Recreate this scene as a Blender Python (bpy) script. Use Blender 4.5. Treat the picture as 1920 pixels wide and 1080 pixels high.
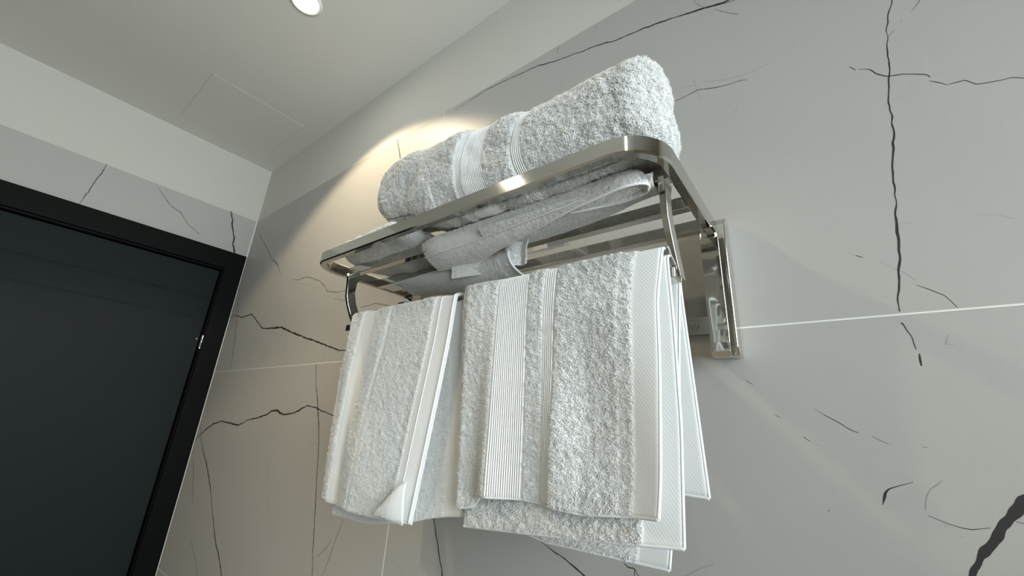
import bpy, math
import numpy as np

# ------------------------------------------------------------------ clearing
for o in list(bpy.data.objects):
    bpy.data.objects.remove(o, do_unlink=True)
scene = bpy.context.scene
COL = scene.collection
EYE = 1.5                      # camera height above the floor (all coordinates below count z from eye level)
D = 0.5186                     # rack wall: plane y = D
XC = -1.748                    # door wall: plane x = XC
TILE_TOP = 0.7205
CEIL = 0.9563

# ------------------------------------------------------------------ camera
R = np.array([[0.79170291, -0.15216144, -0.5916531],
              [0.60822432, 0.28697815, 0.7400721],
              [0.05718108, -0.94577505, 0.31974973]])
from mathutils import Matrix
cam_data = bpy.data.cameras.new('camera')
cam = bpy.data.objects.new('camera', cam_data); COL.objects.link(cam)
cam_data.sensor_width = 36.0
cam_data.lens = 766.0 / 1920.0 * 36.0
cam_data.clip_start = 0.01
m = Matrix.Identity(4)
for i in range(3):
    m[i][0] = R[i, 0]; m[i][1] = -R[i, 1]; m[i][2] = -R[i, 2]
m[2][3] = EYE
cam.matrix_world = m
scene.camera = cam

# ------------------------------------------------------------------ light + exposure
scene.view_settings.view_transform = 'Standard'
scene.view_settings.look = 'None'
scene.view_settings.gamma = 1.0
scene.view_settings.use_curve_mapping = False
scene.cycles.max_bounces = 16
scene.cycles.diffuse_bounces = 10
scene.cycles.transmission_bounces = 10
scene.view_settings.exposure = 1.2

world = bpy.data.worlds.new('sky'); scene.world = world
world.use_nodes = True
bg = world.node_tree.nodes['Background']
bg.inputs[0].default_value = (0.72, 0.86, 1.0, 1)
bg.inputs[1].default_value = 1.5

RX, FY = 0.90, -1.45           # right wall plane x, rear wall plane y
WIN = (-0.70, 0.34, -0.30, 0.70)   # window opening in the right wall: y0, y1, z0, z1

def area_light(name, loc, size, size_y, power, color, rot):
    l = bpy.data.lights.new(name, 'AREA'); l.shape = 'RECTANGLE'
    l.size = size; l.size_y = size_y; l.energy = power; l.color = color
    o = bpy.data.objects.new(name, l); COL.objects.link(o)
    o.location = loc; o.rotation_euler = rot
    return o
# daylight coming in through the window (just outside the pane)
area_light('daylight', (RX + 0.075, (WIN[0]+WIN[1])/2, (WIN[2]+WIN[3])/2 + EYE), WIN[3]-WIN[2], WIN[1]-WIN[0],
           17.8, (0.88, 0.96, 0.97), (0, math.radians(90), 0))

LAMPS = [(-0.885, 0.232), (-0.93, -0.54), (0.30, -0.54), (-0.10, -1.10)]  # last two are unseen lamps added for ambient fill
LAMP_POWER = [13.5, 10.5, 1.5, 1.5]
def spot(name, x, y, power, blend):
    l = bpy.data.lights.new(name, 'SPOT')
    l.energy = power; l.color = (1.0, 0.82, 0.56)
    l.spot_size = math.radians(116); l.spot_blend = blend; l.shadow_soft_size = 0.012
    o = bpy.data.objects.new(name, l); COL.objects.link(o)
    o.location = (x, y, CEIL - 0.004 + EYE)
    return o

# ------------------------------------------------------------------ materials
def nt(name):
    mt = bpy.data.materials.new(name); mt.use_nodes = True
    return mt, mt.node_tree.nodes, mt.node_tree.links, mt.node_tree.nodes['Principled BSDF']
def simple(name, col, rough=0.5, metal=0.0, bump=0.0, bscale=200.0, var=0.0, vscale=3.0, coat=0.0, spec=0.5):
    mt, N, L, P = nt(name)
    P.inputs['Base Color'].default_value = (*col, 1); P.inputs['Roughness'].default_value = rough
    P.inputs['Metallic'].default_value = metal; P.inputs['Coat Weight'].default_value = coat
    P.inputs['Specular IOR Level'].default_value = spec
    tc = N.new('ShaderNodeTexCoord')
    if var:
        no = N.new('ShaderNodeTexNoise'); no.inputs['Scale'].default_value = vscale; no.inputs['Detail'].default_value = 5
        L.new(tc.outputs['Object'], no.inputs['Vector'])
        mp = N.new('ShaderNodeMapRange'); mp.inputs['To Min'].default_value = 1-var; mp.inputs['To Max'].default_value = 1+var
        L.new(no.outputs[0], mp.inputs['Value'])
        mx = N.new('ShaderNodeMix'); mx.data_type = 'RGBA'; mx.blend_type = 'MULTIPLY'; mx.inputs[0].default_value = 1
        mx.inputs[6].default_value = (*col, 1)
        L.new(mp.outputs[0], mx.inputs[7]); L.new(mx.outputs[2], P.inputs['Base Color'])
    if bump:
        n2 = N.new('ShaderNodeTexNoise'); n2.inputs['Scale'].default_value = bscale; n2.inputs['Detail'].default_value = 3
        L.new(tc.outputs['Object'], n2.inputs['Vector'])
        b = N.new('ShaderNodeBump'); b.inputs['Strength'].default_value = bump; b.inputs['Distance'].default_value = 0.001
        L.new(n2.outputs[0], b.inputs['Height']); L.new(b.outputs[0], P.inputs['Normal'])
    return mt
M = {}
TILE = (0.405, 0.398, 0.376)
M['tile'] = simple('tile_marble', TILE, 0.5, bump=0.12, bscale=700, var=0.05, vscale=2.5)
M['vein0'] = simple('tile_vein_dark', (0.022, 0.021, 0.020), 0.6, var=0.3, vscale=200)
M['vein1'] = simple('tile_vein_medium', (0.12, 0.115, 0.105), 0.6, var=0.5, vscale=250)
M['vein2'] = simple('tile_vein_faint', (0.30, 0.295, 0.275), 0.6, var=0.25, vscale=250)
M['grout'] = simple('grout_white', (0.75, 0.74, 0.71), 0.8)
M['paint'] = simple('paint_white', (0.57, 0.565, 0.52), 0.85, bump=0.05, bscale=300)
M['ceiling'] = simple('paint_ceiling', (0.66, 0.658, 0.62), 0.85, bump=0.05, bscale=300)
M['gap'] = simple('panel_gap', (0.42, 0.42, 0.39), 0.9)
M['floor'] = simple('floor_tile', (0.62, 0.60, 0.56), 0.35, var=0.1)
M['door'] = simple('door_dark_lacquer', (0.0105, 0.0150, 0.0175), 0.6, bump=0.1, bscale=900, spec=0.12)
M['frame'] = simple('door_frame_black', (0.0022, 0.0030, 0.0030), 0.5, bump=0.1, bscale=900, spec=0.10)
M['chrome'] = simple('polished_steel', (0.62, 0.605, 0.56), 0.07, metal=1.0, bump=0.02, bscale=25)
M['chrome2'] = simple('satin_steel', (0.58, 0.565, 0.52), 0.2, metal=1.0, bump=0.03, bscale=60)
M['trim'] = simple('lamp_trim_white', (0.85, 0.85, 0.82), 0.4)
M['winframe'] = simple('window_frame_white', (0.8, 0.8, 0.8), 0.4)
def towel_mat(name, col, sheen, trl=0.15):
    mt, N, L, P = nt(name)
    P.inputs['Base Color'].default_value = (*col, 1); P.inputs['Roughness'].default_value = 0.95
    P.inputs['Specular IOR Level'].default_value = 0.25
    P.inputs['Sheen Weight'].default_value = sheen; P.inputs['Sheen Roughness'].default_value = 0.5
    if 'pile' not in name:                    # fine twill of the woven cloth
        tc = N.new('ShaderNodeTexCoord'); mp = N.new('ShaderNodeMapping'); mp.inputs['Rotation'].default_value = (0, 0.62, 0)
        wv = N.new('ShaderNodeTexWave'); wv.inputs['Scale'].default_value = 125; wv.inputs['Distortion'].default_value = 0.6
        bp = N.new('ShaderNodeBump'); bp.inputs['Strength'].default_value = 0.10; bp.inputs['Distance'].default_value = 0.0008
        L.new(tc.outputs['Object'], mp.inputs[0]); L.new(mp.outputs[0], wv.inputs[0]); L.new(wv.outputs[1], bp.inputs['Height'])
        L.new(bp.outputs[0], P.inputs['Normal'])
    tr = N.new('ShaderNodeBsdfTranslucent'); tr.inputs[0].default_value = (*col, 1)
    mx = N.new('ShaderNodeMixShader'); mx.inputs[0].default_value = trl
    L.new(P.outputs[0], mx.inputs[1]); L.new(tr.outputs[0], mx.inputs[2])
    L.new(mx.outputs[0], N['Material Output'].inputs[0])
    return mt
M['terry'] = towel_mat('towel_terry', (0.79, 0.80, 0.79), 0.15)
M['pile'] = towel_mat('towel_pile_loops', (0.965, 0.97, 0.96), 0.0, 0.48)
M['weave'] = towel_mat('towel_woven_band', (0.80, 0.81, 0.81), 0.1)
def glass_mat():
    mt, N, L, P = nt('window_glass')
    N.remove(P)
    t = N.new('ShaderNodeBsdfTransparent'); g = N.new('ShaderNodeBsdfGlossy'); g.inputs['Roughness'].default_value = 0.02
    fr = N.new('ShaderNodeFresnel'); fr.inputs[0].default_value = 1.45
    mx = N.new('ShaderNodeMixShader')
    L.new(fr.outputs[0], mx.inputs[0]); L.new(t.outputs[0], mx.inputs[1]); L.new(g.outputs[0], mx.inputs[2])
    L.new(mx.outputs[0], N['Material Output'].inputs[0])
    return mt
M['glass'] = glass_mat()
def emit_mat():
    mt, N, L, P = nt('lamp_lens_lit')
    P.inputs['Emission Color'].default_value = (1, 0.93, 0.82, 1); P.inputs['Emission Strength'].default_value = 30
    P.inputs['Base Color'].default_value = (0.9, 0.9, 0.9, 1)
    return mt
M['lens'] = emit_mat()

# ------------------------------------------------------------------ mesh helpers
class MB:
    """collects vertices and faces of ONE mesh"""
    def __init__(s): s.v = []; s.f = []; s.m = []; s.n = 0; s.cn = []
    def add(s, v, f, mat=0):
        v = np.asarray(v, float).reshape(-1, 3)
        for q in f: s.faces(np.array([q]) + s.n, mat)
        s.v.append(v); s.n += len(v)
    def faces(s, q, mat=0):               # (n, k) array of absolute indices
        s.f.append(q); s.m.append(mat)
    def quads(s, v, q, mat=0):            # numpy arrays
        s.faces(q + s.n, mat); s.v.append(v); s.n += len(v)
    def box(s, a, b, mat=0):
        (x0, y0, z0), (x1, y1, z1) = a, b
        v = [(x, y, z) for x in (x0, x1) for y in (y0, y1) for z in (z0, z1)]
        s.add(v, [(0, 1, 3, 2), (4, 6, 7, 5), (0, 4, 5, 1), (2, 3, 7, 6), (0, 2, 6, 4), (1, 5, 7, 3)], mat)
    def prism(s, poly, axis, a, b, mat=0):  # poly in the two other axes, extruded a..b
        n = len(poly); V = []
        for t in (a, b):
            for p in poly:
                q = list(p); q.insert(axis, t); V.append(q)
        F = [tuple(range(n)), tuple(range(2*n-1, n-1, -1))] + [(i, n+i, n+(i+1) % n, (i+1) % n) for i in range(n)]
        s.add(V, F, mat)
    def cyl(s, c, ax, r, h, n=32, mat=0, r2=None):
        r2 = r if r2 is None else r2
        u = [(0, 1, 0), (0, 0, 1), (1, 0, 0)][ax]; w = [(0, 0, 1), (1, 0, 0), (0, 1, 0)][ax]
        d = [0, 0, 0]; d[ax] = 1
        c, u, w, d = map(lambda q: np.array(q, float), (c, u, w, d))
        V = []
        for t, rr in ((0, r), (h, r2)):
            for k in range(n):
                a = 2*math.pi*k/n; V.append(c + d*t + rr*(math.cos(a)*u + math.sin(a)*w))
        F = [tuple(range(n-1, -1, -1)), tuple(range(n, 2*n))] + [(i, (i+1) % n, n+(i+1) % n, n+i) for i in range(n)]
        s.add(V, F, mat)
    def sweep(s, pts, prof, up=(0, 0, 1), mat=0, closed=False):
        """prof: list of (side, up) offsets swept along pts"""
        pts = np.array(pts, float); n = len(pts); k = len(prof)
        T = np.gradient(pts, axis=0); T /= np.linalg.norm(T, axis=1)[:, None]
        V = []
        for p, t in zip(pts, T):
            sd = np.cross(t, up); sd /= np.linalg.norm(sd); uu = np.cross(sd, t)
            for a, b in prof: V.append(p + sd*a + uu*b)
        F = []
        for i in range(n-1):
            for j in range(k):
                F.append((i*k+j, i*k+(j+1) % k, (i+1)*k+(j+1) % k, (i+1)*k+j))
        F += [tuple(range(k-1, -1, -1)), tuple((n-1)*k+j for j in range(k))]
        s.add(V, F, mat)
    def build(s, name, mats, parent=None, smooth=False, bevel=0.0, segs=2):
        v = np.concatenate(s.v)
        base = np.array([(v[:, 0].min()+v[:, 0].max())/2, (v[:, 1].min()+v[:, 1].max())/2, v[:, 2].min()])
        loc = base.copy()
        if parent is not None:
            base = np.array(parent['_o']); loc = np.zeros(3)
        me = bpy.data.meshes.new(name)
        lens = np.concatenate([np.full(len(q), q.shape[1], int) for q in s.f])
        mats_i = np.concatenate([np.full(len(q), m_, int) for q, m_ in zip(s.f, s.m)])
        idx = np.concatenate([q.ravel() for q in s.f])
        nv, nf = len(v), len(lens)
        me.vertices.add(nv); me.vertices.foreach_set('co', (v - base).astype(np.float32).ravel())
        me.loops.add(len(idx)); me.loops.foreach_set('vertex_index', idx)
        me.polygons.add(nf)
        me.polygons.foreach_set('loop_start', np.concatenate([[0], np.cumsum(lens)[:-1]]))
        me.polygons.foreach_set('material_index', mats_i)
        me.polygons.foreach_set('use_smooth', np.full(nf, bool(smooth)))
        me.update(calc_edges=True); me.validate()
        if s.cn and len(me.vertices) == nv:   # pile loops are shaded with the cloth they stand on
            vn = np.zeros(nv*3, np.float32); me.vertex_normals.foreach_get('vector', vn); vn = vn.reshape(-1, 3)
            for a_, n_ in s.cn:
                k_ = vn[a_:a_+len(n_)]; sg = np.sign((k_*n_).sum(1, keepdims=True)); sg[sg == 0] = 1
                q_ = n_*0.72 + k_*sg*0.42; vn[a_:a_+len(n_)] = q_/np.linalg.norm(q_, axis=1, keepdims=True)
            at = me.attributes.new('custom_normal', 'FLOAT_VECTOR', 'POINT'); at.data.foreach_set('vector', vn.ravel()); me.update()
        for mm in (mats if isinstance(mats, (list, tuple)) else [mats]): me.materials.append(mm)
        o = bpy.data.objects.new(name, me); COL.objects.link(o)
        o.location = loc
        if parent is not None: o.parent = parent
        o['_o'] = [float(q) for q in base]
        if bevel:
            b = o.modifiers.new('bevel', 'BEVEL'); b.width = bevel; b.segments = segs; b.limit_method = 'ANGLE'
            b.angle_limit = math.radians(35); b.harden_normals = True
        return o
def empty(name, loc):
    o = bpy.data.objects.new(name, None); COL.objects.link(o); o.location = loc
    o['_o'] = [float(q) for q in loc]; o.empty_display_size = 0.05
    return o
def tag(o, label, cat, group=None):
    o['label'] = label; o['category'] = cat
    if group: o['group'] = group
    return o
def structure(o): o['kind'] = 'structure'; return o

# ------------------------------------------------------------------ veins of the marble pattern
# (tone, [(along, height, width in mm), ...]) of each vein in the tile marble pattern
VEINS_BACK = [
 (0,[(-0.0157,0.6106,4.61),(-0.0433,0.6131,4.35),(-0.1274,0.6372,3.89),(-0.1622,0.6457,3.58),(-0.2044,0.6507,3.72),(-0.2501,0.6651,3.4),(-0.2998,0.6755,3.04),(-0.3355,0.6833,3.14),(-0.3802,0.6973,3.04),(-0.4495,0.7072,2.97),(-0.5343,0.715,2.67),(-0.5751,0.7092,2.23),(-0.6239,0.7079,1.28)]),
 (0,[(-0.0199,0.6032,1.54),(-0.0401,0.6095,1.57),(-0.0576,0.6165,1.61),(-0.0738,0.6201,0.82)]),
 (1,[(-0.0849,0.6551,0.76),(-0.0837,0.6414,1.25),(-0.0775,0.6309,1.24),(-0.0705,0.6232,0.73)]),
 (1,[(-0.0583,0.6093,0.86),(-0.0421,0.5895,1.4),(-0.0296,0.5769,0.83)]),
 (2,[(-0.2852,0.7251,0.92),(-0.292,0.7052,1.53),(-0.2965,0.6866,0.91)]),
 (2,[(-0.2473,0.7198,0.77),(-0.2562,0.6994,1.29),(-0.2639,0.6783,0.77)]),
 (1,[(-0.3339,0.7182,2.12),(-0.336,0.7015,1.47)]),
 (2,[(-0.3166,0.6333,0.79),(-0.3255,0.6127,1.31),(-0.3343,0.5896,0.78)]),
 (0,[(-0.1284,0.4713,1.59),(-0.1207,0.4721,1.58),(-0.0957,0.4753,1.7),(-0.0851,0.4733,1.53),(-0.0648,0.4657,1.49),(-0.0549,0.4639,1.47),(-0.0419,0.4621,1.16),(-0.0308,0.4584,0.57)]),
 (2,[(-0.1222,0.494,0.67),(-0.1094,0.4909,1.11),(-0.0971,0.4859,0.65)]),
 (2,[(-0.0988,0.5009,0.66),(-0.0957,0.4851,1.09),(-0.0945,0.4727,1.08),(-0.0919,0.452,0.64)]),
 (2,[(-0.0826,0.4846,0.77),(-0.0638,0.4757,0.9),(-0.0379,0.469,1.16),(-0.0189,0.4688,1.14),(0.0008,0.4712,0.7)]),
 (2,[(0.0094,0.474,0.5),(0.0183,0.48,0.82),(0.0281,0.4888,0.49)]),
 (2,[(-0.0454,0.4294,0.52),(-0.0498,0.4183,0.86),(-0.057,0.4113,0.52)]),
 (0,[(0.1211,0.4994,1.23),(0.1182,0.4888,1.23),(0.1102,0.4614,1.46),(0.1059,0.4399,1.81),(0.0988,0.3899,1.76),(0.0921,0.3496,1.73),(0.0888,0.3127,2.03),(0.0816,0.2791,2.0),(0.0774,0.2581,1.87),(0.0769,0.2395,2.17),(0.0739,0.2251,2.15),(0.0719,0.2077,2.34),(0.0694,0.185,2.31),(0.0648,0.1579,2.27),(0.0598,0.1385,1.74),(0.0587,0.1243,1.52)]),
 (1,[(0.107,0.4408,0.96),(0.1129,0.4463,0.67)]),
 (1,[(0.1416,0.4768,1.77),(0.1347,0.4675,1.18),(0.1292,0.4611,0.59)]),
 (1,[(0.1211,0.455,0.9),(0.119,0.4533,0.63)]),
 (0,[(0.0687,0.4197,0.75),(0.0707,0.4169,1.24),(0.0732,0.4114,0.74)]),
 (0,[(0.076,0.4113,0.61),(0.0845,0.4062,1.21),(0.0878,0.3987,1.2),(0.0974,0.3893,1.41),(0.1075,0.3855,1.39),(0.1259,0.3732,1.34),(0.1269,0.3697,0.56)]),
 (0,[(0.1253,0.3657,0.67),(0.1287,0.363,0.89),(0.1349,0.3546,0.98),(0.1496,0.353,0.96),(0.1551,0.3445,0.95),(0.171,0.3406,0.92),(0.1777,0.3406,1.01),(0.186,0.3338,0.99)]),
 (2,[(0.0309,0.1907,0.67),(0.0417,0.1835,0.46)]),
 (1,[(0.0367,0.187,1.1),(0.0417,0.1835,0.76)]),
 (2,[(0.0536,0.1764,0.42),(0.0655,0.166,0.68),(0.071,0.1606,0.67),(0.0754,0.1522,0.39)]),
 (0,[(0.0747,0.1485,0.51),(0.0831,0.1414,0.99),(0.0906,0.1351,0.97),(0.0967,0.1236,0.76)]),
 (2,[(0.0748,0.2146,0.64),(0.0849,0.2107,0.44)]),
 (2,[(0.1259,0.2087,0.29),(0.1367,0.2051,0.48),(0.1463,0.1985,0.28)]),
 (0,[(0.0578,0.1134,1.51),(0.0592,0.1107,1.0),(0.0608,0.1034,1.09),(0.0625,0.0952,0.99),(0.0633,0.0877,0.73)]),
 (0,[(0.0646,0.0837,0.97),(0.064,0.0784,2.91),(0.0639,0.0727,1.45)]),
 (2,[(0.0861,0.0992,0.67),(0.0829,0.0913,0.47)]),
 (2,[(0.0816,0.0914,0.67),(0.0889,0.0899,0.46)]),
 (0,[(-0.0211,0.0333,0.42),(-0.0136,0.0289,0.73),(-0.0024,0.0214,1.02),(0.0035,0.0158,1.01),(0.01,0.0124,0.8)]),
 (1,[(0.0191,0.0101,0.53),(0.024,0.0067,0.87),(0.0298,0.0044,0.52)]),
 (1,[(0.0507,0.0032,0.74),(0.0547,0.0031,0.52)]),
 (1,[(-0.0549,0.0272,0.67),(-0.0532,0.0256,1.11),(-0.0493,0.0237,0.66)]),
 (1,[(-0.0339,0.007,0.53),(-0.0312,0.0047,1.58),(-0.0281,0.0024,0.52)]),
 (2,[(-0.0262,0.0011,0.73),(-0.0202,-0.001,0.51)]),
 (1,[(-0.0779,0.063,0.71),(-0.0746,0.0601,1.17),(-0.0713,0.0578,0.7)]),
 (0,[(0.0165,-0.047,0.47),(0.0194,-0.0403,4.22),(0.0216,-0.0357,2.82),(0.025,-0.0323,1.4),(0.0318,-0.0294,0.93),(0.0399,-0.0259,0.46)]),
 (2,[(0.0585,-0.0221,0.45),(0.0544,-0.0266,1.34),(0.0499,-0.03,0.9),(0.0467,-0.0349,1.53),(0.0446,-0.0409,0.9),(0.0436,-0.0463,1.34)]),
 (0,[(0.0443,-0.0509,0.45),(0.053,-0.0546,0.7),(0.0618,-0.0562,0.77),(0.0682,-0.0566,0.76),(0.0787,-0.054,0.5)]),
 (1,[(-0.0238,-0.0573,1.49),(-0.0222,-0.0575,1.04)]),
 (2,[(0.0602,-0.0636,0.64),(0.0638,-0.0634,0.45)]),
 (2,[(0.0533,-0.0561,0.87),(0.0549,-0.0574,0.61)]),
 (0,[(0.1093,-0.0236,7.32),(0.1022,-0.032,8.18),(0.0945,-0.0423,6.57),(0.0854,-0.0529,5.78),(0.0768,-0.0672,8.27),(0.0693,-0.0758,5.82),(0.0608,-0.092,7.48)]),
 (1,[(0.0998,-0.0483,1.21),(0.0934,-0.0472,0.86)]),
 (0,[(-0.3435,-0.1412,1.06),(-0.3184,-0.1497,2.05),(-0.3026,-0.1541,2.01),(-0.2874,-0.1606,2.62),(-0.2742,-0.1671,2.57)]),
 (0,[(-0.2249,-0.1422,0.92),(-0.2199,-0.1453,1.53),(-0.2123,-0.1447,1.51),(-0.2106,-0.149,1.5),(-0.2053,-0.1529,0.89)]),
 (0,[(-0.2123,-0.1447,1.21),(-0.2133,-0.1548,0.84)]),
 (2,[(-0.1597,-0.141,0.57),(-0.1495,-0.1344,1.68),(-0.1401,-0.129,0.83),(-0.1277,-0.1225,1.1)]),
 (0,[(-0.5533,-0.1243,1.75),(-0.5474,-0.1506,2.58),(-0.5298,-0.1883,3.33),(-0.5144,-0.2237,3.22)]),
 (0,[(-0.8462,0.7232,2.91),(-0.8253,0.6728,4.26),(-0.8075,0.634,3.61)]),
 (1,[(-0.5259,0.6078,1.11),(-0.4783,0.613,1.8),(-0.4423,0.6076,1.75),(-0.4011,0.5922,1.02)]),
 (0,[(-1.7652,0.323,4.0),(-1.7061,0.3264,3.91),(-1.6213,0.3087,4.52),(-1.5459,0.3115,4.38),(-1.4247,0.2495,4.43),(-1.3527,0.2443,6.59),(-1.2854,0.2395,7.01),(-1.2186,0.2204,5.22),(-1.1135,0.1932,4.9),(-1.0598,0.1804,5.58),(-1.0005,0.165,4.57),(-0.9377,0.1489,3.86),(-0.879,0.1453,3.72)]),
 (0,[(-1.7511,0.4651,2.87),(-1.7161,0.3914,2.79),(-1.671,0.3045,3.84),(-1.6341,0.2239,4.08),(-1.6015,0.1254,2.86)]),
 (2,[(-1.3845,0.7055,1.79),(-1.4023,0.5962,2.93),(-1.4114,0.4598,2.85),(-1.4199,0.3307,2.78),(-1.4509,0.2805,2.78),(-1.4576,0.2106,2.74),(-1.4848,0.1231,1.63)]),
 (1,[(-1.6984,0.6579,2.09),(-1.5738,0.5654,3.91),(-1.4976,0.507,3.74),(-1.4392,0.4751,4.71),(-1.4145,0.4509,3.56),(-1.3874,0.4287,1.75)]),
 (1,[(-1.2926,0.3935,1.66),(-1.2467,0.3837,3.25),(-1.1982,0.3854,3.49),(-1.1443,0.3691,3.08),(-1.1093,0.3565,3.31),(-1.0748,0.3349,3.53),(-1.0571,0.3182,2.9),(-1.0073,0.3075,2.81),(-0.9431,0.3048,1.9)]),
 (2,[(-1.316,0.3833,1.41),(-1.2424,0.3743,2.26),(-1.1334,0.3429,2.13),(-1.0948,0.3351,1.25)]),
 (1,[(-1.0143,0.2908,1.35),(-0.9725,0.282,2.19),(-0.9258,0.267,1.27)]),
 (1,[(-0.8759,0.2482,1.38),(-0.8456,0.2495,2.26),(-0.8145,0.2518,2.22),(-0.7859,0.2441,2.18),(-0.7506,0.2357,2.12),(-0.6951,0.2344,1.23)]),
 (2,[(-1.2997,0.2807,1.46),(-1.2547,0.2397,2.36),(-1.2301,0.1779,2.29),(-1.2219,0.117,1.34)]),
 (2,[(-0.9968,0.1553,1.74),(-1.0017,0.1223,1.21)]),
 (2,[(-1.0003,0.267,1.8),(-0.9999,0.2173,1.24)]),
 (0,[(-1.7446,-0.1057,3.61),(-1.6767,-0.0698,4.59),(-1.6198,-0.0489,4.85),(-1.5591,-0.0367,5.07),(-1.4902,-0.0403,4.91),(-1.4178,-0.0433,4.73),(-1.3595,-0.0262,4.0),(-1.2919,-0.018,4.47),(-1.2463,-0.0081,4.38),(-1.2192,0.0024,4.33),(-1.1877,0.0032,5.68),(-1.1524,-0.0053,6.39),(-1.1095,-0.0027,4.07),(-1.0714,0.006,4.53),(-1.0369,0.0194,3.93),(-0.9908,0.0141,3.31),(-0.9435,0.0056,3.2),(-0.8712,-0.0071,3.04)]),
 (0,[(-1.0352,0.121,2.7),(-1.0116,0.0704,2.62),(-0.9899,0.0301,3.83),(-0.9711,-0.0035,4.25),(-0.9456,-0.0604,3.62),(-0.9243,-0.135,3.48),(-0.9064,-0.1942,3.36),(-0.8917,-0.2501,3.26),(-0.8724,-0.3057,3.14)]),
 (0,[(-1.7628,-0.0375,2.22),(-1.7035,-0.0864,2.85),(-1.6623,-0.1216,4.16),(-1.6064,-0.1521,4.03),(-1.5448,-0.1915,4.84),(-1.4956,-0.2291,4.06),(-1.4173,-0.2989,3.82),(-1.3642,-0.3402,4.24),(-1.3311,-0.3579,4.14),(-1.2777,-0.3986,4.49)]),
 (1,[(-1.7195,-0.162,1.76),(-1.6823,-0.1906,4.47),(-1.6478,-0.2334,4.02),(-1.6073,-0.2874,2.6)]),
 (2,[(-1.603,-0.2868,1.17),(-1.5849,-0.3268,1.91),(-1.5594,-0.3638,1.12)]),
 (1,[(-1.5553,-0.3631,2.05),(-1.5103,-0.3812,3.32),(-1.475,-0.3999,3.24),(-1.4241,-0.4321,1.88)]),
 (2,[(-1.2202,-0.0251,1.2),(-1.1793,-0.1145,1.91),(-1.1251,-0.2049,1.8),(-1.0964,-0.2456,1.74),(-1.0654,-0.2715,1.02)]),
 (2,[(-1.0816,-0.132,1.67),(-1.0864,-0.1709,1.15)]),
 (2,[(-0.9595,-0.0613,1.22),(-1.0096,-0.0938,0.87)]),
 (1,[(-0.799,-0.1916,1.25),(-0.8135,-0.2261,2.07),(-0.8264,-0.2645,2.06),(-0.8407,-0.2985,1.23)]),
 (1,[(-0.8275,-0.2305,1.0),(-0.8469,-0.2525,1.68),(-0.8691,-0.2689,1.02)]),
 (2,[(-0.6388,-0.2215,0.7),(-0.6181,-0.2302,1.15),(-0.6046,-0.2407,0.68)])]
VEINS_LEFT = [
 (0,[(0.0653,0.7216,1.85),(0.0626,0.686,3.05),(0.0568,0.6533,3.02),(0.0525,0.6124,2.98),(0.0439,0.5593,1.76)]),
 (1,[(0.1984,0.7108,1.84),(0.2224,0.6875,2.96),(0.2486,0.6626,3.73),(0.2834,0.6476,3.79),(0.3103,0.6174,3.82),(0.3538,0.5937,1.94)]),
 (0,[(0.4224,0.723,4.12),(0.4356,0.6922,5.36),(0.4406,0.6646,6.16),(0.4574,0.6263,6.16),(0.4606,0.5983,6.13),(0.4737,0.5677,6.13)]),
 (2,[(0.3122,0.723,1.64),(0.3271,0.7172,2.75),(0.3361,0.7082,1.66)])]
rng = np.random.default_rng(7)
def vein_strips(mb, veins, plane):
    """adds each vein as a thin inlay in the wall mesh; plane(a, z) -> 3D point on the wall face"""
    for tone, L in veins:
        P = np.array(L, float)
        seg = np.hypot(*np.diff(P[:, :2], axis=0).T); s = np.concatenate([[0], np.cumsum(seg)])
        n = max(4, int(s[-1] / 0.0025))
        t = np.linspace(0, s[-1], n)
        a = np.interp(t, s, P[:, 0]); z = np.interp(t, s, P[:, 1]); w = np.interp(t, s, P[:, 2]) / 1000.0; w = np.where(w > 0.004, w*0.8, w*0.66)
        TR = 0.0006 if tone == 0 else 0.0004
        if n > 6:
            def wob(step, amp):
                k = max(3, int(n/step)); return np.interp(np.linspace(0, k-1, n), range(k), rng.normal(0, amp, k))
            f = np.minimum(1, np.minimum(t, t[-1]-t)/0.01)
            a = a + f*(wob(4, TR) + wob(2, TR*.4)); z = z + f*(wob(4, TR) + wob(2, TR*.4))
            w = w * np.clip(1 + wob(2, 0.16) + wob(7, 0.15), 0.35, 1.8)
        da = np.gradient(a); dz = np.gradient(z); l = np.hypot(da, dz) + 1e-9
        na, nz = -dz/l, da/l
        V = []
        for i in range(n):
            V.append(plane(a[i]+na[i]*w[i]/2, z[i]+nz[i]*w[i]/2)); V.append(plane(a[i]-na[i]*w[i]/2, z[i]-nz[i]*w[i]/2))
        q = np.array([(2*i, 2*i+1, 2*i+3, 2*i+2) for i in range(n-1)])
        mb.quads(np.array(V), q, 2+tone)

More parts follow.
